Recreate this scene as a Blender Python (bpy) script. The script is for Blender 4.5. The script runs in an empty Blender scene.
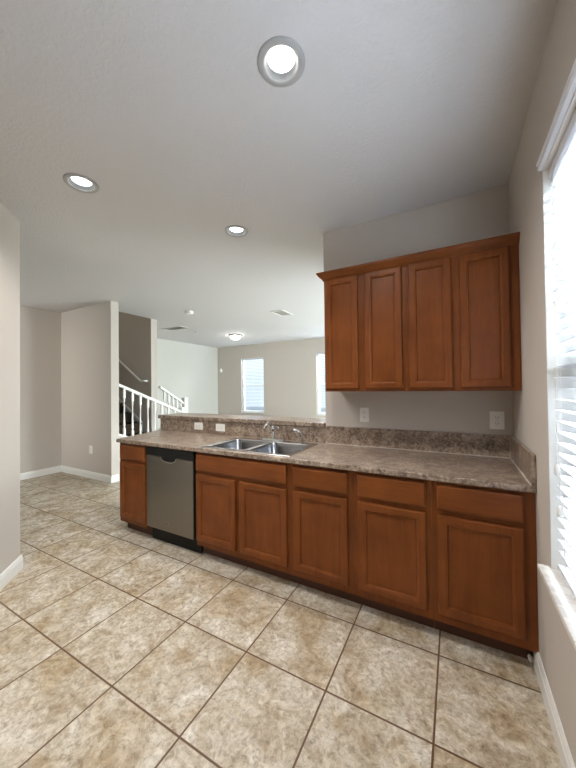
import bpy, bmesh, math, random
from mathutils import Vector, Matrix
random.seed(7)
scene = bpy.context.scene
COL = scene.collection
PI = math.pi

# ------------------------------------------------------------------ camera
CAM = Vector((-0.3328, -2.4683, 1.3765))
yaw, pitch, roll, FPX = 0.4977, 0.0124, -0.0117, 306.46
fw = Vector((-math.sin(yaw)*math.cos(pitch), math.cos(yaw)*math.cos(pitch), math.sin(pitch)))
r0 = Vector((math.cos(yaw), math.sin(yaw), 0))
u0 = r0.cross(fw)
rt = r0*math.cos(roll) + u0*math.sin(roll)
up = -r0*math.sin(roll) + u0*math.cos(roll)
cd = bpy.data.cameras.new('camera')
cam = bpy.data.objects.new('camera', cd)
COL.objects.link(cam)
cd.sensor_fit = 'VERTICAL'
cd.sensor_height = 24.0
cd.lens = FPX/768*24.0
cd.clip_start = 0.02
M = Matrix(((rt.x, up.x, -fw.x, CAM.x), (rt.y, up.y, -fw.y, CAM.y), (rt.z, up.z, -fw.z, CAM.z), (0, 0, 0, 1)))
cam.matrix_world = M
scene.camera = cam

# ------------------------------------------------------------------ view, world, light levels
vs = scene.view_settings
scene.display_settings.display_device = 'sRGB'
vs.view_transform = 'Standard'
vs.look = 'None'
vs.gamma = 1.0
vs.use_curve_mapping = False
vs.exposure = 1.76
DOWN_E = 3.0       # glow of the recessed lamp lenses
DOWN_W = 21.0      # watts thrown down by each recessed lamp
DOME_E = 12.0
SKY_E = 0.33
DAY_RIGHT = 510.0   # watts of daylight at the kitchen window
DAY_FAR = 500.0
DOOR_FILL = 175.0  # watts through the added glass door, lifts the far room
HALL_FILL = 9.0  # watts through the added hall window, lifts the nook wall
w = bpy.data.worlds.new('sky')
scene.world = w
w.use_nodes = True
nt = w.node_tree
bg = nt.nodes['Background']
tc = nt.nodes.new('ShaderNodeTexCoord')
sp = nt.nodes.new('ShaderNodeSeparateXYZ')
rp = nt.nodes.new('ShaderNodeValToRGB')
nt.links.new(tc.outputs['Generated'], sp.inputs[0])
nt.links.new(sp.outputs[2], rp.inputs[0])
rp.color_ramp.elements[0].position = 0.0
rp.color_ramp.elements[0].color = (0.74, 0.86, 1.0, 1)
rp.color_ramp.elements[1].position = 0.7
rp.color_ramp.elements[1].color = (0.62, 0.78, 1.0, 1)
nt.links.new(rp.outputs[0], bg.inputs[0])
bg.inputs[1].default_value = SKY_E
try:
    scene.cycles.max_bounces = 10
    scene.cycles.diffuse_bounces = 6
    scene.cycles.transparent_max_bounces = 16
    scene.cycles.sample_clamp_indirect = 6
    scene.cycles.caustics_reflective = False
    scene.cycles.caustics_refractive = False
except Exception:
    pass

def area(name, loc, size, rot, watts, color):
    ld = bpy.data.lights.new(name, 'AREA')
    ld.shape = 'RECTANGLE'
    ld.size, ld.size_y = size
    ld.energy = watts
    ld.color = color
    o = bpy.data.objects.new(name, ld)
    o.location = loc
    o.rotation_euler = rot
    COL.objects.link(o)
    return o
# daylight standing outside the windows, shining in
area('daylight_kitchen_window', (1.9, -1.76, 3.5), (2.4, 2.0), (0, math.radians(45), 0), DAY_RIGHT, (0.90, 0.95, 1.0))
area('daylight_far_window', (-5.76, 7.1, 3.3), (1.6, 1.8), (-math.radians(50), 0, 0), DAY_FAR*0.6, (0.90, 0.96, 1.0))
area('daylight_far_wide_window', (-2.75, 7.1, 3.3), (2.2, 1.8), (-math.radians(50), 0, 0), DAY_FAR, (0.90, 0.96, 1.0))

hl = area('added_hall_daylight', (-4.2, -6.0, 1.5), (1.4, 1.6), (math.radians(91), 0, math.radians(25)), HALL_FILL, (1.0, 0.95, 0.89))  # added light aimed at the nook, outside an invented hall window
hl.data.spread = math.radians(50)
area('added_door_daylight', (1.1, 2.8, 1.5), (2.6, 2.0), (0, math.radians(86), 0), DOOR_FILL, (0.90, 0.97, 0.97))  # added light for the far room, outside an invented glass door

# ------------------------------------------------------------------ materials
def newmat(name, color=(0.5, 0.5, 0.5), rough=0.5, metal=0.0, spec=None):
    m = bpy.data.materials.new(name)
    m.use_nodes = True
    b = m.node_tree.nodes['Principled BSDF']
    b.inputs['Base Color'].default_value = (*color, 1)
    b.inputs['Roughness'].default_value = rough
    b.inputs['Metallic'].default_value = metal
    if spec is not None:
        b.inputs['Specular IOR Level'].default_value = spec
    return m
def nodes(m):
    return m.node_tree.nodes, m.node_tree.links, m.node_tree.nodes['Principled BSDF']
def objcoord(m, scale=(1, 1, 1), loc=(0, 0, 0), rot=(0, 0, 0)):
    n, l, b = nodes(m)
    t = n.new('ShaderNodeTexCoord')
    mp = n.new('ShaderNodeMapping')
    mp.inputs['Scale'].default_value = scale
    mp.inputs['Location'].default_value = loc
    mp.inputs['Rotation'].default_value = rot
    l.new(t.outputs['Object'], mp.inputs[0])
    return mp
def noise(m, vec, scale, detail=4, rough=0.55, dist=0.0):
    n, l, b = nodes(m)
    x = n.new('ShaderNodeTexNoise')
    x.inputs['Scale'].default_value = scale
    x.inputs['Detail'].default_value = detail
    x.inputs['Roughness'].default_value = rough
    x.inputs['Distortion'].default_value = dist
    l.new(vec.outputs[0], x.inputs['Vector'])
    return x
def ramp(m, fac, stops):
    n, l, b = nodes(m)
    r = n.new('ShaderNodeValToRGB')
    e = r.color_ramp.elements
    while len(e) < len(stops):
        e.new(0.5)
    for k, (p, c) in enumerate(stops):
        e[k].position = p
        e[k].color = (*c, 1)
    l.new(fac, r.inputs[0])
    return r
def bump(m, height, strength, dist=0.01):
    n, l, b = nodes(m)
    x = n.new('ShaderNodeBump')
    x.inputs['Strength'].default_value = strength
    x.inputs['Distance'].default_value = dist
    l.new(height, x.inputs['Height'])
    l.new(x.outputs[0], b.inputs['Normal'])
def mix(m, fac, a, c, mode='MIX'):
    n, l, b = nodes(m)
    x = n.new('ShaderNodeMix')
    x.data_type = 'RGBA'
    x.blend_type = mode
    if isinstance(fac, (int, float)):
        x.inputs[0].default_value = fac
    else:
        l.new(fac, x.inputs[0])
    for s, i in ((a, 6), (c, 7)):
        if isinstance(s, tuple):
            x.inputs[i].default_value = (*s, 1)
        else:
            l.new(s, x.inputs[i])
    return x.outputs[2]

def paint(name, color, bscale=160, bstr=0.12):
    m = newmat(name, color, 0.75, spec=0.25)
    c = objcoord(m)
    x = noise(m, c, bscale, 2)
    bump(m, x.outputs[0], bstr, 0.002)
    return m
WALL = paint('greige_wall_paint', (0.55, 0.505, 0.455))
WALL_LIGHT = paint('pale_wall_paint', (0.62, 0.62, 0.58))
m = newmat('knockdown_ceiling', (0.665, 0.665, 0.672), 0.9, spec=0.1)
c = objcoord(m)
x = noise(m, c, 55, 3, 0.6)
r = ramp(m, x.outputs[0], [(0.42, (0, 0, 0)), (0.62, (1, 1, 1))])
bump(m, r.outputs[0], 0.28, 0.005)
CEIL = m
TRIM = newmat('white_trim_paint', (0.80, 0.80, 0.77), 0.35)
RAIL = newmat('white_railing_paint', (0.82, 0.82, 0.79), 0.35)
BLIND = newmat('white_blind', (0.74, 0.76, 0.80), 0.5)
n, l, b = nodes(BLIND)
tr = n.new('ShaderNodeBsdfTranslucent')
tr.inputs[0].default_value = (0.85, 0.9, 0.97, 1)
mx = n.new('ShaderNodeMixShader')
mx.inputs[0].default_value = 0.08
l.new(b.outputs[0], mx.inputs[1])
l.new(tr.outputs[0], mx.inputs[2])
l.new(mx.outputs[0], n['Material Output'].inputs[0])
PLASTIC = newmat('white_plastic', (0.82, 0.81, 0.77), 0.35)
SLOT = newmat('dark_slot', (0.03, 0.03, 0.03), 0.6)
BLACK = newmat('black_plastic', (0.010, 0.010, 0.010), 0.4, spec=0.2)
CARPET = newmat('dark_brown_carpet', (0.06, 0.042, 0.03), 1.0, spec=0.0)
c = objcoord(CARPET)
bump(CARPET, noise(CARPET, c, 300, 2).outputs[0], 0.6, 0.004)
GROUND = newmat('pale_concrete', (0.45, 0.44, 0.42), 0.9)
STUCCO = newmat('beige_stucco', (0.55, 0.52, 0.46), 0.9)

def chrome_like(name, color, rough):
    m = newmat(name, color, rough, 1.0)
    return m
CHROME = chrome_like('chrome', (0.74, 0.75, 0.76), 0.1)
SINKM = chrome_like('satin_stainless_steel', (0.30, 0.30, 0.31), 0.25)
RIMM = chrome_like('bright_stainless_steel', (0.66, 0.66, 0.66), 0.22)
m = newmat('brushed_stainless_steel', (0.235, 0.215, 0.185), 0.38, 1.0)
c = objcoord(m, (1, 1, 120))
x = noise(m, c, 6, 3)
bump(m, x.outputs[0], 0.05, 0.001)
STEEL = m
m = newmat('downlight_reflector', (0.10, 0.11, 0.115), 0.4, 0.0)
REFL = m
RING = newmat('satin_grey_ring', (0.42, 0.43, 0.43), 0.35)

def emit(name, color, strength):
    m = bpy.data.materials.new(name)
    m.use_nodes = True
    n = m.node_tree.nodes
    e = n.new('ShaderNodeEmission')
    e.inputs[0].default_value = (*color, 1)
    e.inputs[1].default_value = strength
    m.node_tree.links.new(e.outputs[0], n['Material Output'].inputs[0])
    return m
LENS = emit('lit_lamp_lens', (1.0, 0.965, 0.925), DOWN_E)
DOME = emit('lit_dome_glass', (1.0, 0.96, 0.88), DOME_E)

m = bpy.data.materials.new('window_glass')
m.use_nodes = True
n = m.node_tree.nodes; l = m.node_tree.links
t = n.new('ShaderNodeBsdfTransparent'); t.inputs[0].default_value = (0.95, 0.97, 0.98, 1)
g = n.new('ShaderNodeBsdfGlossy'); g.inputs['Roughness'].default_value = 0.02
f = n.new('ShaderNodeFresnel'); f.inputs[0].default_value = 1.3
mx = n.new('ShaderNodeMixShader')
l.new(f.outputs[0], mx.inputs[0]); l.new(t.outputs[0], mx.inputs[1]); l.new(g.outputs[0], mx.inputs[2])
l.new(mx.outputs[0], n['Material Output'].inputs[0])
GLASS = m

def wood(name, axis='z', k=1.0):
    m = newmat(name, (0.2, 0.07, 0.03), 0.38, spec=0.24)
    n, l, b = nodes(m)
    sc = {'z': (9, 9, 0.9), 'x': (0.9, 9, 9)}[axis]
    c = objcoord(m, sc)
    g = noise(m, c, 3.0, 7, 0.62, 0.6)
    c2 = objcoord(m, (1, 1, 1))
    big = noise(m, c2, 5.0, 3, 0.5)
    c3 = objcoord(m, {'z': (150, 150, 6), 'x': (6, 150, 150)}[axis])
    fine = noise(m, c3, 1.5, 2, 0.5)
    r = ramp(m, g.outputs[0], [(0.25, (0.158*k, 0.043*k, 0.0085*k)), (0.52, (0.192*k, 0.0555*k, 0.0122*k)), (0.78, (0.222*k, 0.068*k, 0.016*k))])
    rb = ramp(m, big.outputs[0], [(0.3, (0.82, 0.80, 0.78)), (0.7, (1.12, 1.12, 1.12))])
    col = mix(m, 1.0, r.outputs[0], rb.outputs[0], 'MULTIPLY')
    rf = ramp(m, fine.outputs[0], [(0.3, (0.9, 0.88, 0.86)), (0.6, (1, 1, 1))])
    col = mix(m, 1.0, col, rf.outputs[0], 'MULTIPLY')
    l.new(col, b.inputs['Base Color'])
    return m
WOOD = wood('cherry_stained_wood')
WOODX = wood('cherry_stained_wood_horizontal', 'x')
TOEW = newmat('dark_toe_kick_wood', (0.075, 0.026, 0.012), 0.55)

m = newmat('speckled_laminate', (0.3, 0.25, 0.2), 0.28, spec=0.5)
n, l, b = nodes(m)
c = objcoord(m, (1, 1, 1))
a1 = noise(m, c, 17, 7, 0.75, 0.9)
a2 = noise(m, c, 58, 5, 0.7, 0.4)
a3 = noise(m, c, 7, 3, 0.5, 0.5)
r1 = ramp(m, a1.outputs[0], [(0.36, (0.045, 0.026, 0.018)), (0.45, (0.15, 0.095, 0.065)), (0.53, (0.30, 0.225, 0.165)), (0.66, (0.52, 0.43, 0.345))])
r2 = ramp(m, a2.outputs[0], [(0.38, (0.07, 0.045, 0.035)), (0.50, (0.29, 0.23, 0.18)), (0.62, (0.60, 0.52, 0.435))])
r3 = ramp(m, a3.outputs[0], [(0.3, (0.86, 0.84, 0.82)), (0.7, (1.15, 1.15, 1.15))])
col = mix(m, 0.38, r1.outputs[0], r2.outputs[0])
col = mix(m, 1.0, col, r3.outputs[0], 'MULTIPLY')
l.new(col, b.inputs['Base Color'])
LAM = m

# floor tile
m = newmat('beige_stone_tile', (0.5, 0.42, 0.32), 0.42, spec=0.4)
n, l, b = nodes(m)
T = 0.4424
c = objcoord(m, (1/T, 1/T, 1/T), (2.196/T, 1.601/T, 0))
br = n.new('ShaderNodeTexBrick')
br.offset = 0.0
br.squash = 1.0
br.inputs['Scale'].default_value = 1.0
br.inputs['Brick Width'].default_value = 1.0
br.inputs['Row Height'].default_value = 1.0
br.inputs['Mortar Size'].default_value = 0.010
br.inputs['Mortar Smooth'].default_value = 0.12
br.inputs['Bias'].default_value = 0.0
br.inputs['Color1'].default_value = (0.0, 0.0, 0.0, 1)
br.inputs['Color2'].default_value = (1.0, 1.0, 1.0, 1)
br.inputs['Mortar'].default_value = (0.5, 0.5, 0.5, 1)
l.new(c.outputs[0], br.inputs['Vector'])
# shift the marbling tile by tile
oc = objcoord(m)
cmb = n.new('ShaderNodeVectorMath'); cmb.operation = 'MULTIPLY_ADD'
l.new(br.outputs['Color'], cmb.inputs[0])
cmb.inputs[1].default_value = (7.0, 5.0, 3.0)
l.new(oc.outputs[0], cmb.inputs[2])
b1 = noise(m, cmb, 8.0, 9, 0.74, 0.9)
b2 = noise(m, cmb, 42, 6, 0.75, 0.6)
b3 = noise(m, cmb, 4.2, 4, 0.55, 0.8)
r1 = ramp(m, b1.outputs[0], [(0.30, (0.33, 0.25, 0.165)), (0.45, (0.46, 0.39, 0.295)), (0.58, (0.60, 0.55, 0.46)), (0.74, (0.72, 0.69, 0.62))])
r2 = ramp(m, b2.outputs[0], [(0.34, (0.58, 0.52, 0.45)), (0.48, (0.94, 0.94, 0.93)), (0.66, (1.25, 1.25, 1.26))])
r3 = ramp(m, b3.outputs[0], [(0.36, (0.84, 0.76, 0.64)), (0.50, (0.98, 0.97, 0.95)), (0.66, (1.06, 1.07, 1.09))])
col = mix(m, 1.0, r1.outputs[0], r2.outputs[0], 'MULTIPLY')
col = mix(m, 1.0, col, r3.outputs[0], 'MULTIPLY')
col = mix(m, br.outputs['Fac'], col, (0.13, 0.07, 0.035))
l.new(col, b.inputs['Base Color'])
inv = n.new('ShaderNodeMath'); inv.operation = 'MULTIPLY_ADD'
l.new(br.outputs['Fac'], inv.inputs[0]); inv.inputs[1].default_value = -1.0
l.new(b2.outputs[0], inv.inputs[2])
bump(m, inv.outputs[0], 0.25, 0.003)
TILE = m

m = newmat('white_marble', (0.8, 0.79, 0.76), 0.3)
n, l, b = nodes(m)
c = objcoord(m)
x = noise(m, c, 6, 6, 0.6, 2.5)
r = ramp(m, x.outputs[0], [(0.40, (0.82, 0.80, 0.76)), (0.50, (0.66, 0.63, 0.58)), (0.56, (0.82, 0.80, 0.76))])
l.new(r.outputs[0], b.inputs['Base Color'])
MARBLE = m

# ------------------------------------------------------------------ mesh helpers
class MB:
    def __init__(s):
        s.v = []; s.f = []; s.sm = []
    def add(s, vs, fs, smooth=False):
        o = len(s.v)
        s.v += [tuple(p) for p in vs]
        for q in fs:
            s.f.append(tuple(i+o for i in q)); s.sm.append(smooth)
        return s
    def box(s, x0, x1, y0, y1, z0, z1):
        x0, x1 = sorted((x0, x1)); y0, y1 = sorted((y0, y1)); z0, z1 = sorted((z0, z1))
        V = [(x0,y0,z0),(x1,y0,z0),(x1,y1,z0),(x0,y1,z0),(x0,y0,z1),(x1,y0,z1),(x1,y1,z1),(x0,y1,z1)]
        return s.add(V, [(3,2,1,0),(4,5,6,7),(0,1,5,4),(1,2,6,5),(2,3,7,6),(3,0,4,7)])
    def prism(s, pts, ext):
        n = len(pts); e = Vector(ext)
        V = [Vector(p) for p in pts]
        V += [p+e for p in V]
        F = [tuple(range(n-1, -1, -1)), tuple(range(n, 2*n))]
        for i in range(n):
            j = (i+1) % n
            F.append((i, j, n+j, n+i))
        return s.add(V, F)
    def loft(s, rings, closed=True, cap0=True, cap1=True, smooth=False):
        n = len(rings[0]); V = [p for r in rings for p in r]; F = []
        for k in range(len(rings)-1):
            for i in range(n if closed else n-1):
                j = (i+1) % n
                F.append((k*n+i, k*n+j, (k+1)*n+j, (k+1)*n+i))
        o = len(s.v)
        s.add(V, F, smooth)
        if cap0: s.f.append(tuple(o+i for i in range(n-1, -1, -1))); s.sm.append(False)
        if cap1: s.f.append(tuple(o+(len(rings)-1)*n+i for i in range(n))); s.sm.append(False)
        return s
    def lathe(s, prof, center=(0, 0, 0), seg=24, axis='z', smooth=True, cap=True):
        cx, cy, cz = center; rings = []
        for r, h in prof:
            ring = []
            for k in range(seg):
                a = 2*PI*k/seg; c_, s_ = math.cos(a)*r, math.sin(a)*r
                if axis == 'z': ring.append((cx+c_, cy+s_, cz+h))
                elif axis == 'y': ring.append((cx+c_, cy+h, cz+s_))
                else: ring.append((cx+h, cy+c_, cz+s_))
            rings.append(ring)
        return s.loft(rings, True, cap, cap, smooth)
    def tube(s, pts, rad, seg=10):
        P = [Vector(p) for p in pts]; rings = []
        rr = rad if isinstance(rad, (list, tuple)) else [rad]*len(P)
        prev = None
        for i, p in enumerate(P):
            d = (P[min(i+1, len(P)-1)] - P[max(i-1, 0)]).normalized()
            if prev is None:
                a = Vector((0, 0, 1)) if abs(d.z) < 0.9 else Vector((1, 0, 0))
                nx = d.cross(a).normalized()
            else:
                nx = (prev - d*prev.dot(d)).normalized()
            prev = nx; ny = d.cross(nx)
            rings.append([tuple(p + (nx*math.cos(2*PI*k/seg) + ny*math.sin(2*PI*k/seg))*rr[i]) for k in range(seg)])
        return s.loft(rings, True, True, True, True)
    def build(s, name, mat, parent=None, bevel=0.0, seg=2):
        me = bpy.data.meshes.new(name)
        me.from_pydata(s.v, [], s.f)
        me.polygons.foreach_set('use_smooth', s.sm)
        bm = bmesh.new(); bm.from_mesh(me)
        bmesh.ops.recalc_face_normals(bm, faces=bm.faces)
        bm.to_mesh(me); bm.free()
        me.materials.append(mat)
        o = bpy.data.objects.new(name, me)
        COL.objects.link(o)
        if parent is not None:
            o.parent = parent
            r = parent
            off = Vector(parent.location)
            while r.parent is not None:
                r = r.parent; off += Vector(r.location)
            o.location = -off if parent.type == 'EMPTY' and parent.parent is None else Vector((0, 0, 0))
        if bevel:
            bv = o.modifiers.new('bevel', 'BEVEL')
            bv.width = bevel; bv.segments = seg; bv.limit_method = 'ANGLE'; bv.angle_limit = math.radians(40)
        return o

def thing(name, label, cat, loc=(0, 0, 0), group=None):
    o = bpy.data.objects.new(name, None)
    o.empty_display_size = 0.1
    o.location = loc
    COL.objects.link(o)
    o['label'] = label; o['category'] = cat
    if group: o['group'] = group
    return o
def tag(o, label, cat, group=None):
    o['label'] = label; o['category'] = cat
    if group: o['group'] = group
    return o
def struct(o, label=None):
    o['kind'] = 'structure'
    if label: o['label'] = label
    return o
def dup(root, loc, label=None):
    r = root.copy(); COL.objects.link(r); r.location = loc
    if label: r['label'] = label
    def rec(src, dst):
        for ch in [q for q in src.children]:
            c = ch.copy(); COL.objects.link(c); c.parent = dst
            rec(ch, c)
    rec(root, r)
    return r
def cut(o, cutter):
    """carve one mesh out of another, then drop the cutter"""
    md = o.modifiers.new('cut', 'BOOLEAN')
    md.operation = 'DIFFERENCE'; md.object = cutter; md.solver = 'EXACT'
    dg = bpy.context.evaluated_depsgraph_get(); dg.update()
    me = bpy.data.meshes.new_from_object(o.evaluated_get(dg))
    o.modifiers.clear()
    o.data = me
    bpy.data.objects.remove(cutter)
def wall_grid(mb, axis, t0, t1, a0, a1, z0, z1, holes):
    """axis 'x': wall lies along x (thickness in y t0..t1); holes = (a0,a1,z0,z1)"""
    A = sorted({a0, a1} | {h[0] for h in holes} | {h[1] for h in holes})
    Zs = sorted({z0, z1} | {h[2] for h in holes} | {h[3] for h in holes})
    for i in range(len(A)-1):
        for j in range(len(Zs)-1):
            ca, cz = (A[i]+A[i+1])/2, (Zs[j]+Zs[j+1])/2
            if any(h[0] < ca < h[1] and h[2] < cz < h[3] for h in holes): continue
            if axis == 'x': mb.box(A[i], A[i+1], t0, t1, Zs[j], Zs[j+1])
            else: mb.box(t0, t1, A[i], A[i+1], Zs[j], Zs[j+1])
    return mb

H = 2.707
# ------------------------------------------------------------------ structure
mb = MB().prism([(-8.2, -5.2, -0.12), (0.15, -5.2, -0.12), (0.15, 5.4, -0.12), (-8.2, 5.4, -0.12)], (0, 0, 0.12))
struct(mb.build('floor', TILE), 'beige stone-look ceramic tile floor with brown grout')

# ceiling, left open over the stair flight
ceil_o = MB().box(-5.328, 0.15, -5.2, 5.4, H, H+0.16).build('ceiling', CEIL)
struct(MB().box(-8.2, -5.33, -5.2, 0.34, H, H+0.16).build('ceiling', CEIL))
struct(MB().box(-8.2, -5.33, 1.42, 5.4, H, H+0.16).build('ceiling', CEIL))
struct(ceil_o, 'off-white knockdown textured ceiling')
SPOTS = [(-0.935, -1.385), (-2.418, -1.378), (-1.932, -0.407)]
HIDDEN_SPOTS = [(-1.7, -2.9)]  # unseen lamp added behind the camera for more light
for k, (sx, sy) in enumerate(SPOTS + HIDDEN_SPOTS):
    cu = MB().lathe([(0.070, -0.05), (0.070, 0.30)], (sx, sy, H), 48, smooth=False).build('cutter', CEIL)
    cut(ceil_o, cu)

# right wall with the big window, plus the added glass door opening
WY0, WY1, WZ0, WZ1 = -2.66, -0.857, 0.615, 2.262
mb = MB(); wall_grid(mb, 'y', 0.0, 0.15, -5.2, 5.4, 0, H, [(WY0, WY1, WZ0, WZ1), (1.5, 4.1, 0.03, 2.15)])
struct(mb.build('wall_right', WALL))
# kitchen wall behind the upper cabinets
struct(MB().box(-1.31, 0, 0, 0.12, 0, H).build('wall_kitchen', WALL))
# half wall carrying the bar
struct(MB().box(-3.375, -1.31, 0.006, 0.12, 0, 1.034).build('wall_half', WALL), 'low half wall under the raised bar')
# far wall with two windows
F1 = (-6.185, -5.34, 0.62, 2.30)
F2 = (-3.635, -1.90, 0.62, 2.315)
mb = MB(); wall_grid(mb, 'x', 5.23, 5.38, -7.25, 0, 0, H, [F1, F2])
struct(mb.build('wall_far', WALL))
struct(MB().box(-7.25, -7.12, 1.49, 5.23, 0, H).build('wall_far_left', WALL_LIGHT))
# stair walls
struct(MB().box(-8.2, -5.33, 1.36, 1.49, 0, 4.6).build('wall_stair_back', WALL))
struct(MB().box(-8.2, -4.82, 0.28, 0.40, 0, H).box(-8.2, -5.33, 0.28, 0.40, H+0.16, 4.6).build('wall_stair_front', WALL))
struct(MB().box(-8.32, -8.2, 0.28, 1.49, 0, 4.6).build('wall_stair_end', WALL))
struct(MB().box(-5.33, -5.21, 0.28, 1.49, H+0.16, 4.6).build('wall_stair_header', WALL))
struct(MB().box(-8.32, -5.21, 0.28, 1.49, 4.6, 4.7).build('ceiling_stair', CEIL))
# nook and near wall
struct(MB().box(-6.35, -6.23, -5.2, 0.28, 0, H).build('wall_nook', WALL))
struct(MB().prism([(-3.308, -1.367, 0), (-2.45, -2.225, 0), (-2.45, -5.08, 0), (-3.47, -5.08, 0), (-3.47, -1.367, 0)], (0, 0, H)).build('wall_near_left', WALL))
mb = MB(); wall_grid(mb, 'x', -5.2, -5.08, -6.23, 0, 0, H, [(-5.2, -3.6, 0.5, 2.3)])  # opening for the added hall window
struct(mb.build('wall_back', WALL))

# baseboards: profile swept along a floor line, n = outward normal into the room
def baseboard(name, a, b, nrm, h=0.105, t=0.014, ext0=0.0, ext1=0.0):
    A = Vector((*a, 0)); B = Vector((*b, 0)); N = Vector((*nrm, 0)).normalized()
    d = (B-A).normalized(); A = A - d*ext0; B = B + d*ext1
    prof = [(0.0, 0.0), (t, 0.0), (t, h*0.72), (t*0.72, h*0.78), (t*0.72, h*0.88), (t*0.3, h), (0.0, h)]
    P = [A + N*p + Vector((0, 0, z)) for p, z in prof]
    return struct(MB().prism(P, B-A).build(name, TRIM))
e = 0.0005
baseboard('baseboard_right', (-e, -5.08), (-e, -0.565), (-1, 0))
baseboard('baseboard_nook', (-6.23+e, -5.05), (-6.23+e, 0.28), (1, 0))
baseboard('baseboard_left', (-6.216, 0.28-e), (-4.82, 0.28-e), (0, -1), ext1=0.014)
baseboard('baseboard_pillar', (-4.82+e, 0.28), (-4.82+e, 0.39), (1, 0))
q2 = math.sqrt(0.5)
baseboard('baseboard_near', (-3.308+0.0004, -1.367+0.0004), (-2.45, -2.225), (1, 1), ext0=0.012)
baseboard('baseboard_far', (-7.1, 5.23-e), (-0.02, 5.23-e), (0, -1))
baseboard('baseboard_far_left', (-7.12+e, 1.49), (-7.12+e, 5.2), (1, 0))

# ------------------------------------------------------------------ window frames, glass, sills
def window_x(name, xg, y0, y1, z0, z1):   # window in a wall normal to x; glazing at x = xg
    f = MB()
    t = 0.045
    f.box(xg-0.02, xg+0.03, y0, y0+t, z0, z1); f.box(xg-0.02, xg+0.03, y1-t, y1, z0, z1)
    f.box(xg-0.02, xg+0.03, y0+t, y1-t, z0, z0+t); f.box(xg-0.02, xg+0.03, y0+t, y1-t, z1-t, z1)
    zm = (z0+z1)/2
    f.box(xg-0.015, xg+0.025, y0+t, y1-t, zm-0.022, zm+0.022)
    f.box(xg-0.015, xg+0.025, (y0+y1)/2-0.022, (y0+y1)/2+0.022, z0+t, z1-t)
    o = struct(f.build(name, TRIM))
    g = MB().box(xg+0.003, xg+0.007, y0+t, y1-t, z0+t, z1-t).build('glass_pane', GLASS, o)
    return o
def window_y(name, yg, x0, x1, z0, z1, mull=False):
    f = MB(); t = 0.045
    f.box(x0, x0+t, yg-0.02, yg+0.03, z0, z1); f.box(x1-t, x1, yg-0.02, yg+0.03, z0, z1)
    f.box(x0+t, x1-t, yg-0.02, yg+0.03, z0, z0+t); f.box(x0+t, x1-t, yg-0.02, yg+0.03, z1-t, z1)
    zm = (z0+z1)/2
    f.box(x0+t, x1-t, yg-0.015, yg+0.025, zm-0.022, zm+0.022)
    if mull: f.box((x0+x1)/2-0.03, (x0+x1)/2+0.03, yg-0.015, yg+0.025, z0+t, z1-t)
    o = struct(f.build(name, TRIM))
    MB().box(x0+t, x1-t, yg+0.003, yg+0.007, z0+t, z1-t).build('glass_pane', GLASS, o)
    return o
window_x('window_1', 0.115, WY0+0.001, WY1-0.001, WZ0+0.02, WZ1-0.001)
window_y('window_2', 5.34, F1[0]+.001, F1[1]-.001, F1[2]+.02, F1[3]-.001)
window_y('window_3', 5.34, F2[0]+.001, F2[1]-.001, F2[2]+.02, F2[3]-.001, True)
# white reveal lining, daylight on the drywall put into its colour
for nm, bx_ in (('lit_reveal_1', (0.001, 0.093, WY1-0.006, WY1-0.0005, WZ0+0.0195, WZ1-0.006)), ('lit_reveal_2', (0.001, 0.093, WY0+0.0005, WY0+0.006, WZ0+0.0195, WZ1-0.006)), ('lit_reveal_3', (0.001, 0.093, WY0+0.0005, WY1-0.0005, WZ1-0.0055, WZ1-0.0005))):
    struct(MB().box(*bx_).build(nm, TRIM))
window_x('added_glass_door', 0.08, 1.501, 4.099, 0.031, 2.149)  # unseen glass door, added to let light into the far room
window_y('added_hall_window', -5.16, -5.199, -3.601, 0.501, 2.299, True)  # unseen hall window, added to brighten the nook walls
# marble sills
struct(MB().prism([(-0.042, WY0-0.02, WZ0), (-0.0006, WY0-0.02, WZ0), (-0.0006, WY0+0.001, WZ0), (0.09, WY0+0.001, WZ0), (0.09, WY1-0.001, WZ0), (-0.0006, WY1-0.001, WZ0), (-0.0006, WY1+0.012, WZ0), (-0.042, WY1+0.012, WZ0)], (0, 0, 0.019)).build('trim_1', MARBLE, None, 0.003), 'white marble sill under the kitchen window')
struct(MB().box(F1[0]+.001, F1[1]-.001, 5.205, 5.318, F1[2]+.0005, F1[2]+.019).build('trim_2', MARBLE, None, 0.003))
struct(MB().box(F2[0]+.001, F2[1]-.001, 5.205, 5.318, F2[2]+.0005, F2[2]+.019).build('trim_3', MARBLE, None, 0.003))

# outside: yard and a neighbouring wall
struct(MB().box(-16, 16, -14, 20, -0.6, -0.25).build('ground_outside', GROUND))
nb = thing('neighbour_house', 'pale stucco house glimpsed through the slats of the kitchen blind', 'house', (5.6, -1.0, -0.25))
MB().box(5.0, 9.0, -7.0, 3.0, -0.25, 1.55).build('wall', STUCCO, nb)
MB().prism([(4.7, -7.2, 1.55), (9.2, -7.2, 1.55), (7.0, -7.2, 2.0)], (0, 10.4, 0)).build('roof', newmat('grey_shingle', (0.33, 0.35, 0.40), 0.9), nb)

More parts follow.
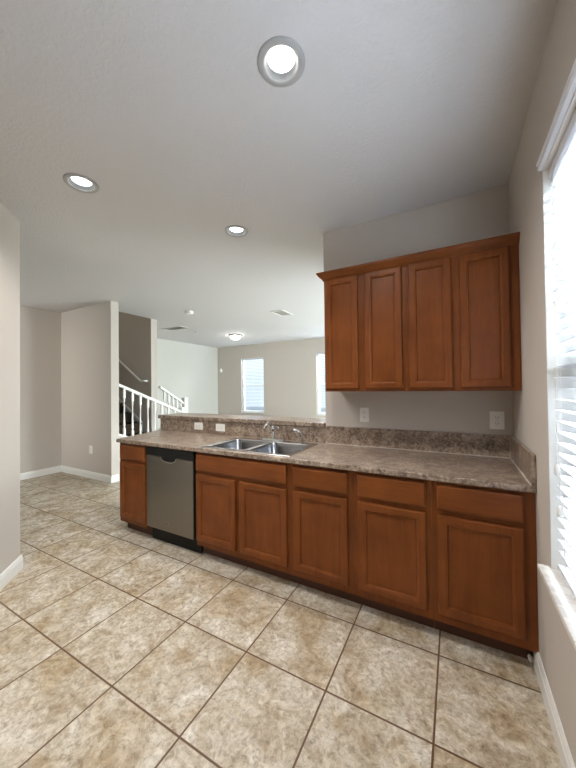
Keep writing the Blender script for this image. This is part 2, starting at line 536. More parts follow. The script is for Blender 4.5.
# ------------------------------------------------------------------ blinds
def blind(label, kind, a0, a1, z0, z1, pos, tilt, pitch_z=0.0432, group=None, cords=(), valance=None):
    """kind 'x' hangs in an x-normal wall, slats along y, centre plane x=pos;  kind 'y' likewise"""
    ctr = ((pos, (a0+a1)/2, z0) if kind == 'x' else ((a0+a1)/2, pos, z0))
    root = thing('window_blind', label, 'blind', ctr, group)
    def B(mb, d0, d1, b0, b1, c0, c1):
        if kind == 'x': mb.box(pos+d0, pos+d1, b0, b1, c0, c1)
        else: mb.box(b0, b1, pos+d0, pos+d1, c0, c1)
    hr = MB(); B(hr, -0.026, 0.026, a0, a1, z1-0.045, z1-0.002); hr.build('headrail', BLIND, root)
    br_ = MB(); B(br_, -0.025, 0.025, a0, a1, z0+0.004, z0+0.022); br_.build('bottom_rail', BLIND, root)
    s = MB(); z = z1-0.045-0.03
    ct, st = math.cos(tilt)*0.025, math.sin(tilt)*0.025
    while z > z0+0.05:
        P = []
        for k, w_ in ((-1, 0), (0, 0.0022), (1, 0)):
            P.append((pos+k*ct, z+k*st+w_+0.0011))
        for k, w_ in ((1, 0), (0, 0.0022), (-1, 0)):
            P.append((pos+k*ct, z+k*st+w_-0.0011))
        if kind == 'x': s.prism([(p, a0, q) for p, q in P], (0, a1-a0, 0))
        else: s.prism([(a0, p, q) for p, q in P], (a1-a0, 0, 0))
        z -= pitch_z
    s.build('slats', BLIND, root)
    cd_ = MB()
    nc = max(2, int((a1-a0)/0.45)+1)
    for i in range(nc):
        a = a0+0.10+(a1-a0-0.2)*i/(nc-1)
        for dd in (-0.027, 0.027):
            B(cd_, dd-0.0007, dd+0.0007, a-0.0007, a+0.0007, z0+0.02, z1-0.04)
    cd_.build('ladder_cord', PLASTIC, root)
    for a, zt in cords:
        p = MB(); d = -0.034
        p.tube([(pos+d, a, z1-0.03), (pos+d, a, zt)], 0.0012, 6)
        c_ = p.build('pull_cord', PLASTIC, root)
        MB().lathe([(0.003, 0.0), (0.008, -0.012), (0.0095, -0.04), (0.004, -0.046)], (pos+d, a, zt), 12).build('tassel', PLASTIC, c_)
    if valance:
        d0, h0, h1 = valance
        P = [(0, 0), (d0, 0.004), (d0*1.15, 0.012), (d0, 0.02), (d0, (h1-h0)*0.75), (d0*1.4, (h1-h0)*0.9), (d0*1.4, h1-h0), (0, h1-h0)]
        v = MB().prism([(-0.001-p, WY0-0.01, h0+z_) for p, z_ in P], (0, WY1+0.006-WY0, 0))
        v.build('valance', BLIND, root)
    return root
blind('white wooden slat blind over the large marble-silled kitchen window', 'x', WY0+0.012, WY1-0.012, WZ0+0.02, WZ1-0.007, 0.045, math.radians(-4),
      cords=((-0.93, 1.07), (-0.955, 0.92)), valance=(0.014, WZ1-0.004, WZ1+0.026))
blind('white slat blind over the narrow window seen through the pass-through', 'y', F1[0]+.01, F1[1]-.01, F1[2]+.02, F1[3]-.002, 5.27, math.radians(-3))
blind('white slat blind half hidden behind the upper cabinet edge', 'y', F2[0]+.01, F2[1]-.01, F2[2]+.02, F2[3]-.002, 5.27, math.radians(-3))

# ------------------------------------------------------------------ cabinetry
def rect_ring(x0, x1, y, z0, z1, ins=0.0):
    return [(x0+ins, y, z0+ins), (x1-ins, y, z0+ins), (x1-ins, y, z1-ins), (x0+ins, y, z1-ins)]
def door_mesh(x0, x1, z0, z1, yb, t=0.022, fr=0.042):
    yf = yb-t
    R = [rect_ring(x0, x1, yb, z0, z1), rect_ring(x0, x1, yf+0.006, z0, z1), rect_ring(x0, x1, yf+0.002, z0, z1, 0.002), rect_ring(x0, x1, yf, z0, z1, 0.007),
         rect_ring(x0, x1, yf, z0, z1, fr-0.004), rect_ring(x0, x1, yf+0.0025, z0, z1, fr), rect_ring(x0, x1, yf+0.003, z0, z1, fr+0.006),
         rect_ring(x0, x1, yf+0.0135, z0, z1, fr+0.010), rect_ring(x0, x1, yf+0.0125, z0, z1, fr+0.016)]
    return MB().loft(R)
def drawer_mesh(x0, x1, z0, z1, yb, t=0.022):
    yf = yb-t
    R = [rect_ring(x0, x1, yb, z0, z1), rect_ring(x0, x1, yf+0.007, z0, z1), rect_ring(x0, x1, yf+0.0025, z0, z1, 0.002), rect_ring(x0, x1, yf, z0, z1, 0.009)]
    return MB().loft(R)
FY = -0.61
def base_cabinet(label, x0, x1, doors, drawers, toe=(None, None)):
    root = thing('base_cabinet', label, 'cabinet', ((x0+x1)/2, -0.3, 0), 'base cabinets under the speckled countertop')
    x0 += 0.0006; x1 -= 0.0006
    c = MB()
    for a, b_ in ((x0, x0+0.018), (x1-0.018, x1)): c.box(a, b_, FY+0.02, -0.008, 0.1, 0.864)
    c.box(x0+0.018, x1-0.018, FY+0.02, -0.008, 0.1, 0.118)
    c.box(x0+0.018, x1-0.018, -0.02, -0.008, 0.118, 0.864)
    c.build('carcass', WOOD, root)
    f = MB()
    xs = sorted({x0, x1} | {v for d in doors+drawers for v in d[:2]})
    holes = [(d[0]+0.015, d[1]-0.015, d[2]+0.015, d[3]-0.015) for d in doors+drawers]
    wall_grid(f, 'x', FY, FY+0.0195, x0, x1, 0.1, 0.8645, holes)
    f.build('face_frame', WOOD, root)
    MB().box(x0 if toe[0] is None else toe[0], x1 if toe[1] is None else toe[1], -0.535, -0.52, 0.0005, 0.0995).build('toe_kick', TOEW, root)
    for d in doors: door_mesh(*d, FY-0.0015).build('door', WOOD, root)
    for d in drawers: drawer_mesh(*d, FY-0.0015).build('drawer_front', WOODX, root)
    return root
DZ0, DZ1, RZ0, RZ1 = 0.15, 0.682, 0.712, 0.845
base_cabinet('narrow single-door base cabinet at the open end, beside the dishwasher', -3.225, -2.827, [(-3.20, -2.838, DZ0, DZ1)], [(-3.20, -2.838, RZ0, RZ1)], toe=(-3.225, None))
base_cabinet('wide two-door base cabinet under the sink', -2.207, -1.33, [(-2.194, -1.80, DZ0, DZ1), (-1.757, -1.357, DZ0, DZ1)], [(-2.194, -1.357, RZ0, RZ1)])
base_cabinet('single-door base cabinet directly right of the two-door sink cabinet', -1.33, -0.894, [(-1.303, -0.926, DZ0, DZ1)], [(-1.303, -0.926, RZ0, RZ1)])
base_cabinet('single-door base cabinet second from the window wall', -0.894, -0.455, [(-0.861, -0.484, DZ0, DZ1)], [(-0.861, -0.484, RZ0, RZ1)])
base_cabinet('widest single-door base cabinet against the window wall', -0.455, -0.001, [(-0.428, -0.052, DZ0, DZ1)], [(-0.428, -0.052, RZ0, RZ1)], toe=(None, -0.001))

UY = -0.33
def wall_cabinet(label, x0, x1, doors):
    root = thing('wall_cabinet', label, 'cabinet', ((x0+x1)/2, -0.15, 1.345), 'upper cabinets over the countertop')
    x0 += 0.0006; x1 -= 0.0006
    c = MB(); z0, z1 = 1.345, 2.19
    for a, b_ in ((x0, x0+0.018), (x1-0.018, x1)): c.box(a, b_, UY+0.02, -0.002, z0, z1)
    for a, b_ in ((z0+0.012, z0+0.03), (z1-0.018, z1), (1.63, 1.65), (1.9, 1.92)): c.box(x0+0.018, x1-0.018, UY+0.02, -0.002, a, b_)
    c.box(x0+0.018, x1-0.018, -0.012, -0.002, z0+0.03, z1-0.018)
    c.build('carcass', WOOD, root)
    f = MB(); holes = [(d[0]+0.015, d[1]-0.015, d[2]+0.015, d[3]-0.015) for d in doors]
    wall_grid(f, 'x', UY, UY+0.0195, x0, x1, z0, z1, holes)
    f.build('face_frame', WOOD, root)
    for d in doors: door_mesh(*d, UY-0.0015, fr=0.038).build('door', WOOD, root)
    return root
UZ0, UZ1 = 1.366, 2.168
wall_cabinet('two-door upper cabinet at the wall end beside the pass-through', -1.178, -0.6075, [(-1.165, -0.922, UZ0, UZ1), (-0.873, -0.63, UZ0, UZ1)])
wall_cabinet('two-door upper cabinet in the corner by the window wall', -0.6075, -0.001, [(-0.587, -0.341, UZ0, UZ1), (-0.297, -0.051, UZ0, UZ1)])
# crown
prof = [(0.0, 0.0), (0.006, 0.0), (0.009, 0.006), (0.012, 0.012), (0.024, 0.022), (0.036, 0.036), (0.040, 0.044), (0.044, 0.046), (0.044, 0.056), (0.0, 0.056)]
ZC = 2.168
rings = []
xl, yf = -1.1785, UY-0.0005
for p, z in prof:
    rings.append([(xl-p, -0.001, ZC+0.0+z), (xl-p, yf-p, ZC+z), (-0.001, yf-p, ZC+z)])
cm = MB(); nP = len(prof)
V = [pt for r_ in rings for pt in r_]
F = []
for k in range(nP):
    k2 = (k+1) % nP
    for i in range(2):
        F.append((k*3+i, k*3+i+1, k2*3+i+1, k2*3+i))
F.append(tuple(k*3 for k in range(nP))); F.append(tuple(k*3+2 for k in reversed(range(nP))))
cm.add(V, F)
tag(cm.build('crown_molding', WOODX), 'cherry-stained crown moulding along the top of the upper cabinets', 'crown moulding')

# ------------------------------------------------------------------ dishwasher
dw = thing('dishwasher', 'stainless steel dishwasher with black control strip between the base cabinets', 'dishwasher', (-2.517, -0.3, 0))
X0, X1 = -2.8255, -2.2085
MB().box(X0, X1, -0.585, -0.012, 0.11, 0.860).build('body', BLACK, dw)
MB().box(X0+0.004, X1-0.002, -0.56, -0.54, 0.001, 0.125).build('kick_plate', BLACK, dw)
xa, xb, xm = X0+0.010, X1-0.010-0.016, -2.52
MB().prism([(xa, -0.587, 0.137), (xb, -0.587, 0.137), (xb, -0.587, 0.782), (xa, -0.587, 0.782)], (0, -0.038, 0)).build('door', STEEL, dw, 0.006, 3)
# control strip with the scooped pocket handle
P = [(xa-0.006, 0.786), (xm-0.105, 0.786)]
for k in range(13):
    a = PI*k/12
    P.append((xm-0.088*math.cos(a), 0.780-0.034*math.sin(a)**0.7 if 0 < k < 12 else 0.780))
P += [(xm+0.105, 0.786), (xb+0.012, 0.786), (xb+0.012, 0.856), (xa-0.006, 0.856)]
hc = MB().prism([(x_, -0.588, z_) for x_, z_ in P], (0, -0.040, 0)).build('control_strip', BLACK, dw, 0.003, 2)
P2 = []
for k in range(17):
    a = PI*k/16; P2.append((xm-0.092*math.cos(a), 0.779-0.040*max(0, math.sin(a))**0.7))
lip = []
for k in range(17):
    lip.append((P2[k][0], -0.630, P2[k][1]))
MB().tube(lip, 0.0028, 8).build('handle_lip', CHROME, dw)
bd = MB().lathe([(0.013, 0.0), (0.0135, -0.002), (0.012, -0.003)], (xm-0.010, -0.6255, 0.212), 28, 'y').build('badge', CHROME, dw)
ring_o = MB()
ring_o.tube([(xm-0.010+0.0075*math.cos(2*PI*k/20), -0.6290, 0.212+0.0075*math.sin(2*PI*k/20)) for k in range(21)], 0.0011, 6)
ring_o.box(xm-0.013, xm-0.007, -0.6292, -0.6285, 0.209, 0.215)
ring_o.build('badge_mark', BLACK, bd)
MB().box(X1-0.0245, X1-0.002, -0.600, -0.586, 0.13, 0.860).build('gap_strip', BLACK, dw)  # black strip filling the gap right of the dishwasher door

# ------------------------------------------------------------------ countertop with sink cut-out
SX0, SX1, SY0, SY1 = -2.16, -1.345, -0.60, -0.085
ct = MB().prism([(-3.235, -0.645, 0.866), (-0.001, -0.645, 0.866), (-0.001, -0.001, 0.866), (-3.41, -0.001, 0.866), (-3.31, -0.30, 0.866)], (0, 0, 0.034)).build('countertop', LAM)
cut(ct, MB().box(SX0+0.02, SX1-0.02, SY0+0.02, SY1-0.02, 0.8, 1.0).build('cutter', LAM))
bv = ct.modifiers.new('bevel', 'BEVEL'); bv.width = 0.006; bv.segments = 3; bv.limit_method = 'ANGLE'
tag(ct, 'brown and cream speckled laminate countertop running the length of the base cabinets', 'countertop')
SPZ = 1.034
tag(MB().box(-3.375, -1.312, -0.019, 0.0055, 0.9005, SPZ-0.0005).build('backsplash', LAM, None, 0.002), 'speckled laminate backsplash below the raised bar', 'backsplash')
tag(MB().box(-1.311, -0.001, -0.019, -0.0005, 0.9005, 1.048).build('backsplash', LAM, None, 0.003), 'speckled laminate backsplash strip under the upper cabinets', 'backsplash')
sb = MB().box(-0.020, -0.001, -0.643, -0.0205, 0.9005, 1.048).build('backsplash', LAM, None, 0.003)
tag(sb, 'short speckled side splash at the counter end against the window wall', 'backsplash')
CAULK = newmat('pale_caulk', (0.62, 0.58, 0.52), 0.6)
tag(MB().box(-1.31, -0.023, -0.0225, -0.0192, 0.9003, 0.904).box(-0.0235, -0.0203, -0.64, -0.0225, 0.9003, 0.904).box(-0.0235, -0.0203, -0.0225, -0.0192, 0.904, 1.045).build('caulk_line', CAULK), 'thin pale caulk line where the counter meets the corner splashes', 'caulk')
tag(MB().box(-3.405, -1.3125, -0.03, 0.33, SPZ, SPZ+0.041).build('bar_top', LAM, None, 0.006, 3), 'speckled laminate raised bar top on the half wall', 'bar top')

# ------------------------------------------------------------------ sink and faucet
def rrect(x0, x1, y0, y1, r, z, n=6):
    pts = []
    for cx, cy, a0 in ((x1-r, y1-r, 0), (x0+r, y1-r, PI/2), (x0+r, y0+r, PI), (x1-r, y0+r, 3*PI/2)):
        for k in range(n+1):
            a = a0+PI/2*k/n
            pts.append((cx+r*math.cos(a), cy+r*math.sin(a), z))
    return pts
sk = thing('kitchen_sink', 'double-bowl stainless steel drop-in sink set into the countertop', 'sink', ((SX0+SX1)/2, (SY0+SY1)/2, 0.9005))
ZT = 0.9005
xmid = (SX0+SX1)/2
BY0, BY1 = SY0+0.035, SY1-0.085
deck = MB()
bowls = []
for (a, b_, ia, ib) in ((SX0, xmid, SX0+0.035, xmid-0.014), (xmid, SX1, xmid+0.014, SX1-0.035)):
    outer = rrect(a, b_, SY0, SY1-0.055, 0.004, ZT+0.006)
    inner = rrect(ia, ib, BY0, BY1, 0.055, ZT+0.005)
    deck.loft([outer, inner, rrect(ia+.003, ib-.003, BY0+.003, BY1-.003, 0.055, ZT+0.001)], True, False, False, True)
    bowls.append((ia+.003, ib-.003))
deck.add([(SX0, SY1-0.055, ZT+.006), (SX1, SY1-0.055, ZT+.006), (SX1, SY1, ZT+.006), (SX0, SY1, ZT+.006)], [(0, 1, 2, 3)])
deck.loft([[(SX0, SY0, ZT+.006), (SX1, SY0, ZT+.006), (SX1, SY1, ZT+.006), (SX0, SY1, ZT+.006)],
           [(SX0-.004, SY0-.004, ZT+.0005), (SX1+.004, SY0-.004, ZT+.0005), (SX1+.004, SY1+.004, ZT+.0005), (SX0-.004, SY1+.004, ZT+.0005)]], True, False, False)
deck.build('rim', RIMM, sk)
for ia, ib in bowls:
    R = [rrect(ia, ib, BY0+.003, BY1-.003, 0.055, ZT+0.001), rrect(ia+.006, ib-.006, BY0+.009, BY1-.009, 0.052, ZT-0.02), rrect(ia+.012, ib-.012, BY0+.015, BY1-.015, 0.05, ZT-0.14),
         rrect(ia+.03, ib-.03, BY0+.033, BY1-.033, 0.045, ZT-0.165), rrect(ia+.06, ib-.06, BY0+.063, BY1-.063, 0.03, ZT-0.17)]
    bo = MB().loft(R, True, False, True, True).build('bowl', SINKM, sk)
    MB().lathe([(0.042, 0.0), (0.040, 0.003), (0.030, 0.001), (0.0, -0.001)], ((ia+ib)/2, (BY0+BY1)/2, ZT-0.1695), 24, cap=False).build('drain', CHROME, bo)
fy = SY1-0.038
fa = thing('faucet', 'chrome kitchen faucet with curved spout behind the sink bowls', 'faucet', (-1.765, fy, ZT+.006))
Zf = ZT+0.0065
MB().loft([rrect(-1.885, -1.645, fy-0.026, fy+0.026, 0.024, Zf), rrect(-1.882, -1.648, fy-0.023, fy+0.023, 0.022, Zf+0.012), rrect(-1.875, -1.655, fy-0.017, fy+0.017, 0.016, Zf+0.018)], True, True, True, True).build('base_plate', CHROME, fa)
MB().lathe([(0.017, 0.0185), (0.015, 0.03), (0.013, 0.07), (0.014, 0.10), (0.016, 0.115), (0.013, 0.128), (0.0, 0.135)], (-1.765, fy, Zf), 20, cap=False).build('body', CHROME, fa)
sp_pts = []
for k in range(13):
    t_ = k/12
    sp_pts.append((-1.767+0.01*t_, fy-0.012-0.14*t_, Zf+0.095+0.075*math.sin(min(1, t_*1.35)*PI/2) - 0.055*max(0, t_-0.55)**1.5*2.2))
sp_pts.append((sp_pts[-1][0]-0.002, sp_pts[-1][1]-0.004, sp_pts[-1][2]-0.02))
MB().tube(sp_pts, [0.009]*13+[0.009], 12).build('spout', CHROME, fa)
MB().tube([(-1.755, fy, Zf+0.118), (-1.725, fy-0.01, Zf+0.128), (-1.70, fy-0.016, Zf+0.122), (-1.69, fy-0.02, Zf+0.112)], [0.006, 0.006, 0.007, 0.005], 10).build('handle', CHROME, fa)
sr = thing('sink_sprayer', 'chrome side sprayer on the sink deck beside the faucet', 'sprayer', (-1.49, fy, ZT+.006))
MB().lathe([(0.022, 0.0), (0.020, 0.008), (0.014, 0.014), (0.013, 0.035)], (-1.49, fy, Zf), 18).build('holder', CHROME, sr)
MB().tube([(-1.49, fy, Zf+0.034), (-1.487, fy, Zf+0.065), (-1.492, fy-0.005, Zf+0.088), (-1.515, fy-0.018, Zf+0.104), (-1.545, fy-0.035, Zf+0.108)], [0.010, 0.011, 0.011, 0.012, 0.015], 12).build('spray_head', CHROME, sr)

# ------------------------------------------------------------------ outlets
def outlet(label, kind, c, size=(0.072, 0.115), horizontal=False, nrm='-y'):
    root = thing('wall_outlet', label, 'outlet', c)
    cx, cy, cz = c
    w_, h_ = size
    if horizontal: w_, h_ = h_, w_
    pl = MB().box(cx-w_/2, cx+w_/2, cy-0.006, cy-0.0005, cz-h_/2, cz+h_/2).build('cover_plate', PLASTIC, root, 0.002)
    def loc(u, v): return (cx+v, cz+u) if horizontal else (cx+u, cz+v)
    def bx(mb, u0, u1, v0, v1, y0, y1):
        a = loc(u0, v0); b_ = loc(u1, v1); mb.box(a[0], b_[0], cy+y0, cy+y1, a[1], b_[1])
    if kind == 'duplex':
        for s in (-0.0195, 0.0195):
            r_ = MB(); bx(r_, -0.0165, 0.0165, s-0.0135, s+0.0135, -0.0078, -0.0062); ro = r_.build('receptacle', PLASTIC, root, 0.0008)
            q = MB(); bx(q, -0.0085, -0.006, s-0.003, s+0.007, -0.0083, -0.0079); bx(q, 0.006, 0.0085, s-0.002, s+0.006, -0.0083, -0.0079); bx(q, -0.002, 0.002, s-0.010, s-0.006, -0.0083, -0.0079)
            q.build('slots', SLOT, ro)
    elif kind == 'gfci':
        r_ = MB(); bx(r_, -0.0165, 0.0165, -0.033, 0.033, -0.0078, -0.0062); ro = r_.build('receptacle', PLASTIC, root, 0.0008)
        q = MB()
        for s in (-0.02, 0.02):
            bx(q, -0.0085, -0.006, s-0.004, s+0.005, -0.0083, -0.0079); bx(q, 0.006, 0.0085, s-0.003, s+0.005, -0.0083, -0.0079); bx(q, -0.002, 0.002, s-0.009, s-0.006, -0.0083, -0.0079)
        bx(q, -0.008, 0.008, 0.0006, 0.0012, -0.0083, -0.0079)
        q.build('slots', SLOT, ro)
    else:
        r_ = MB(); bx(r_, -0.0165, 0.0165, -0.033, 0.033, -0.0088, -0.0062); r_.build('rocker', PLASTIC, root, 0.001)
    return root
outlet('white outlet on the backsplash, nearer the open end of the counter', 'duplex', (-2.767, -0.019, 0.974), (0.075, 0.12), True)
outlet('white outlet on the backsplash, nearer the sink', 'duplex', (-2.462, -0.019, 0.974), (0.075, 0.12), True)
outlet('white wall outlet between the backsplash and upper cabinets, near the pass-through', 'duplex', (-0.975, 0, 1.152))
outlet('larger white outlet plate below the upper cabinets in the window corner', 'gfci', (-0.088, 0, 1.143), (0.082, 0.118))
outlet('white outlet low on the greige wall left of the staircase', 'duplex', (-5.35, 0.28, 0.445), (0.08, 0.12))

# ------------------------------------------------------------------ ceiling fixtures
def downlight(c, label):
    x, y = c
    root = thing('recessed_downlight', label, 'ceiling light', (x, y, H), 'recessed downlights in the kitchen ceiling')
    MB().lathe([(0.098, -0.0008), (0.098, -0.004), (0.092, -0.009), (0.078, -0.010), (0.070, -0.006), (0.0685, 0.0)], (x, y, H), 48, cap=False).build('trim_ring', RING, root)
    MB().lathe([(0.0688, -0.004), (0.066, 0.006), (0.060, 0.015), (0.0555, 0.021)], (x, y, H), 48, cap=False).build('reflector', REFL, root)
    MB().lathe([(0.0, 0.0), (0.0552, 0.0), (0.0552, 0.004), (0.0, 0.004)], (x, y, H+0.017), 48, cap=False).build('lens', LENS, root)
    MB().lathe([(0.0, 0.1), (0.066, 0.1), (0.066, 0.045), (0.0695, 0.002)], (x, y, H), 32, cap=False).build('housing', TRIM, root)
    ld = bpy.data.lights.new('recessed_lamp', 'SPOT')
    ld.energy = DOWN_W; ld.color = (1.0, 0.965, 0.925); ld.spot_size = math.radians(150); ld.spot_blend = 1.0; ld.shadow_soft_size = 0.03
    lo = bpy.data.objects.new('recessed_lamp', ld); lo.location = (x, y, H-0.012); COL.objects.link(lo)
    return root
downlight(SPOTS[0], 'lit recessed downlight overhead, largest and nearest in the ceiling')
downlight(SPOTS[1], 'lit recessed downlight on the left side of the ceiling')
downlight(SPOTS[2], 'lit recessed downlight over the sink, beside the pass-through')
downlight(HIDDEN_SPOTS[0], 'unseen downlight added behind the viewpoint for extra light')

dl = thing('ceiling_dome_light', 'lit flush dome ceiling light in the room beyond the bar', 'ceiling light', (-5.11, 3.61, H))
MB().lathe([(0.0, -0.0005), (0.165, -0.0005), (0.165, -0.012), (0.150, -0.028), (0.13, -0.030), (0.0, -0.030)], (-5.11, 3.61, H), 36, cap=False).build('base_ring', newmat('bronze', (0.10, 0.08, 0.06), 0.4, 0.6), dl)
MB().lathe([(0.128, -0.0305), (0.125, -0.05), (0.105, -0.085), (0.065, -0.108), (0.02, -0.115), (0.0, -0.115)], (-5.11, 3.61, H), 32, cap=False).build('glass_dome', DOME, dl)
MB().lathe([(0.010, -0.116), (0.008, -0.13), (0.0, -0.132)], (-5.11, 3.61, H), 12, cap=False).build('finial', CHROME, dl)

ul = thing('ceiling_dome_light', 'unseen dome light added above the stairs to brighten the stairwell', 'ceiling light', (-7.2, 0.88, 4.6))  # added lamp, out of view, brightens the upper stairwell wall
MB().lathe([(0.0, -0.0005), (0.14, -0.0005), (0.13, -0.05), (0.06, -0.10), (0.0, -0.11)], (-7.2, 0.88, 4.6), 24, cap=False).build('glass_dome', emit('stairwell_fill_glow', (1.0, 0.93, 0.82), 14.0), ul)

sd = thing('smoke_detector', 'round white smoke detector on the ceiling in front of the stairs', 'smoke detector', (-4.32, 1.34, H))
MB().lathe([(0.0, -0.0005), (0.068, -0.0005), (0.068, -0.012), (0.062, -0.030), (0.045, -0.038), (0.0, -0.040)], (-4.32, 1.34, H), 28, cap=False).build('body', PLASTIC, sd)
MB().lathe([(0.052, -0.034), (0.056, -0.0345), (0.052, -0.0365)], (-4.32, 1.34, H), 28, cap=False).build('grille', SLOT, sd)

def vent(label, x0, x1, y0, y1, n=7, cat='vent', back=SLOT):
    root = thing('ceiling_vent', label, cat, ((x0+x1)/2, (y0+y1)/2, H))
    f = MB(); t = 0.025; za, zb = H-0.009, H-0.0005
    f.box(x0, x1, y0, y0+t, za, zb); f.box(x0, x1, y1-t, y1, za, zb); f.box(x0, x0+t, y0+t, y1-t, za, zb); f.box(x1-t, x1, y0+t, y1-t, za, zb)
    f.build('frame', TRIM, root)
    MB().box(x0+t, x1-t, y0+t, y1-t, H-0.002, H-0.0005).build('backing', back, root)
    s = MB()
    for k in range(n):
        y = y0+t+(y1-y0-2*t)*(k+0.5)/n; hw = (y1-y0-2*t)/n*0.36
        s.prism([(x0+t, y-hw, H-0.008), (x0+t, y+hw, H-0.0035), (x0+t, y+hw, H-0.0022), (x0+t, y-hw, H-0.0067)], (x1-x0-2*t, 0, 0))
    s.build('slats', TRIM, root)
    return root
vent('rectangular louvred air vent in the ceiling beyond the bar, near the upper cabinets', -3.13, -2.88, 2.06, 2.46)
vent('pale air return grille in the ceiling near the stairs', -5.98, -5.38, 2.12, 2.36, 8, back=RING)
sq = thing('sprinkler_head', 'tiny ceiling sprinkler head beyond the air return grille', 'sprinkler', (-5.56, 2.72, H))
MB().lathe([(0.0, -0.0005), (0.035, -0.0005), (0.033, -0.006), (0.012, -0.010), (0.010, -0.03), (0.018, -0.032), (0.0, -0.035)], (-5.56, 2.72, H), 16, cap=False).build('body', CHROME, sq)
ms = thing('motion_sensor', 'small white motion sensor high in the far corner', 'sensor', (-6.97, 5.2295, 1.95))
MB().prism([(-7.01, 5.2295, 1.90), (-6.93, 5.2295, 1.90), (-6.94, 5.18, 1.915), (-7.0, 5.18, 1.915)], (0, 0, 0.11)).build('body', PLASTIC, ms, 0.005)
MB().box(-6.99, -6.95, 5.1765, 5.1795, 1.925, 1.965).build('lens', TRIM, ms)

# ------------------------------------------------------------------ staircase
st = thing('staircase', 'dark carpeted stairs climbing behind the white railing', 'stairs', (-5.6, 0.88, 0))
S = MB()
LZ = 0.56
S.box(-5.60, -4.97, 0.402, 1.358, 0.0005, LZ)
k = 0; x_ = -5.60; z_ = LZ
while x_ > -8.0 and z_ < 2.9:
    z_ += 0.185
    S.box(max(-8.19, x_-0.285), x_, 0.402, 1.358, 0.0005, z_)
    S.box(max(-8.19, x_-0.285), x_+0.022, 0.402, 1.358, z_-0.03, z_)
    x_ -= 0.285
S.build('upper_flight', CARPET, st)
S = MB()
for i, zz in enumerate((0.37, 0.19)):
    S.box(-5.32, -4.97, 1.3585+i*0.34, 1.3585+(i+1)*0.34, 0.0005, zz)
    S.box(-5.32, -4.97, 1.3585+i*0.34, 1.3585+(i+1)*0.34+0.02, zz-0.03, zz)
S.build('lower_flight', CARPET, st)
# skirt along the back wall of the flight
sk_ = MB().prism([(-5.575, 1.3575, LZ+0.0), (-5.575, 1.3575, 0.755), (-8.0, 1.3575, 0.755+0.62*2.425), (-8.0, 1.3575, 0.70+0.62*2.425), (-5.60, 1.3575, 0.705), (-5.60, 1.3575, LZ)], (0, -0.018, 0))
sk_.build('skirt_board', TRIM, st)

# handrail on the dark wall
hr = thing('wall_handrail', 'white handrail fixed to the shadowed stairwell wall', 'handrail', (-5.5, 1.30, 1.55))
hp = [(-8.0, 1.30, 3.12)]
hp += [(-5.60, 1.30, 1.56), (-5.57, 1.30, 1.542), (-5.54, 1.30, 1.537), (-5.46, 1.30, 1.537), (-5.445, 1.305, 1.537), (-5.44, 1.32, 1.537), (-5.44, 1.358, 1.537)]
MB().tube(hp, 0.021, 12).build('rail', RAIL, hr)
for xx in (-6.1, -7.3):
    zz = 1.56+(-5.6-xx)*0.65
    MB().tube([(xx, 1.3, zz-0.015), (xx, 1.31, zz-0.05), (xx, 1.3585, zz-0.06)], 0.008, 8).build('bracket', CHROME, hr)

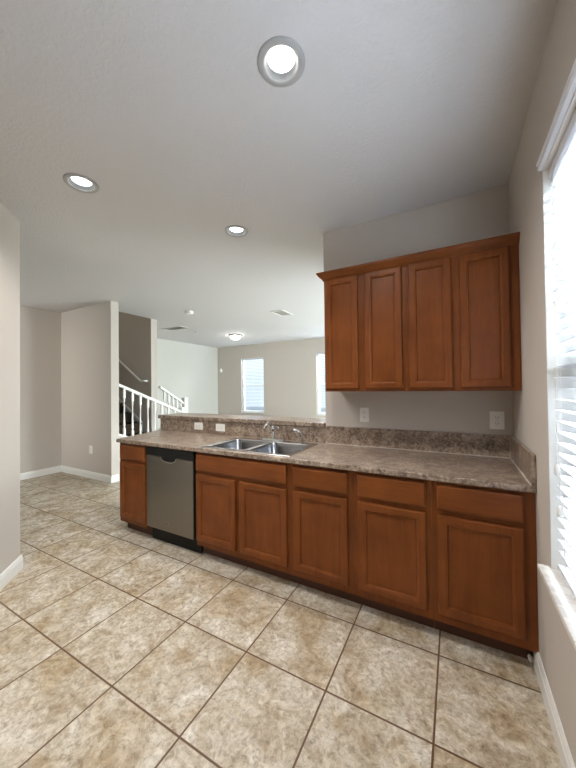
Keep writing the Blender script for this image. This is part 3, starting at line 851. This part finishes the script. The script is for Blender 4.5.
def baluster(mb, x, y, z0, z1, r=0.016):
    h = z1-z0
    s = r*0.95
    sq1, sq2 = z0+h*0.16, z1-h*0.20
    mb.box(x-s, x+s, y-s, y+s, z0, sq1)
    mb.box(x-s, x+s, y-s, y+s, sq2, z1)
    L = sq2-sq1
    prof = [(s*0.95, 0), (s*1.05, 0.02*L), (s*0.6, 0.05*L), (s*1.1, 0.09*L), (s*1.15, 0.14*L), (s*0.85, 0.3*L), (s*0.65, 0.6*L), (s*0.55, 0.88*L), (s*0.95, 0.92*L), (s*0.6, 0.96*L), (s*0.95, L)]
    mb.lathe(prof, (x, y, sq1), 12)
def railing(label, x, ys, z_top, slope, y0, y1, drop, newel_y, newel_top, newel_base):
    root = thing('stair_railing', label, 'railing', (x, y0, 0), 'white stair railings')
    zt = lambda y: z_top - slope*(y-y0)
    P = [(-0.03, -0.045), (0.03, -0.045), (0.034, -0.02), (0.028, 0.0), (-0.028, 0.0), (-0.034, -0.02)]
    MB().prism([(x+a, y0, zt(y0)+b_) for a, b_ in P], (0, y1-y0, zt(y1)-zt(y0))).build('handrail', RAIL, root)
    Q = [(-0.03, -0.03), (0.03, -0.03), (0.03, 0.0), (-0.03, 0.0)]
    MB().prism([(x+a, y0, zt(y0)-drop+b_) for a, b_ in Q], (0, y1-y0, zt(y1)-zt(y0))).build('shoe_rail', RAIL, root)
    for y in ys:
        b_ = MB(); baluster(b_, x, y, zt(y)-drop-0.005, zt(y)-0.042); b_.build('baluster', RAIL, root)
    nw = MB(); s = 0.045
    nw.box(x-s, x+s, newel_y-s, newel_y+s, newel_base, newel_base+0.35)
    nw.box(x-s, x+s, newel_y-s, newel_y+s, newel_top-0.33, newel_top-0.03)
    nw.lathe([(s*0.95, 0), (s*0.7, 0.03), (s, 0.06), (s*0.8, 0.2), (s*0.65, max(0.25, newel_top-0.68-newel_base-0.08)), (s*0.95, max(0.3, newel_top-0.68-newel_base))], (x, newel_y, newel_base+0.35), 16)
    nw.box(x-s*1.15, x+s*1.15, newel_y-s*1.15, newel_y+s*1.15, newel_top-0.03, newel_top-0.015)
    nw.box(x-s*0.9, x+s*0.9, newel_y-s*0.9, newel_y+s*0.9, newel_top-0.015, newel_top)
    nw.build('newel_post', RAIL, root)
    return root
railing('white stair railing with turned balusters joined to the wall end by the counter', -4.875, [0.52, 0.66, 0.80, 0.94, 1.08, 1.22, 1.36, 1.50], 1.482, 0.415, 0.402, 1.64, 0.77, 1.68, 1.03, 0.0005)
railing('shorter white stair railing behind, starting at the pale column', -5.27, [1.60, 1.70, 1.80, 1.90, 2.0], 1.44, 0.58, 1.492, 2.07, 0.80, 2.11, 1.20, 0.0005)
# closed stringer under the first railing's shoe
struct(MB().prism([(-4.955, 0.402, 0.0005), (-4.955, 1.60, 0.0005), (-4.955, 1.60, 1.482-0.415*1.198-0.80-0.001), (-4.955, 0.402, 1.482-0.80-0.001)], (0.13, 0, 0)).build('wall_stringer', WALL), 'low sloped wall under the stair railing')

# little white scrap caught at the toe kick
sc = MB(); rng = random.Random(3)
rings = []

# little white scrap caught at the toe kick
scb = MB(); rng = random.Random(3)
rings = []
for k in range(6):
    t_ = k/5; r_ = 0.010*math.sin(PI*(0.12+0.76*t_))
    rings.append([(-0.020+math.cos(a)*r_*(1+0.35*rng.random())-0.006*t_, -0.5485+math.sin(a)*r_*(1+0.2*rng.random()), 0.001+0.036*t_) for a in [2*PI*j/9 for j in range(9)]])
tag(scb.loft(rings).build('plastic_scrap', PLASTIC), 'tiny crumpled white scrap against the toe kick by the window wall', 'scrap')
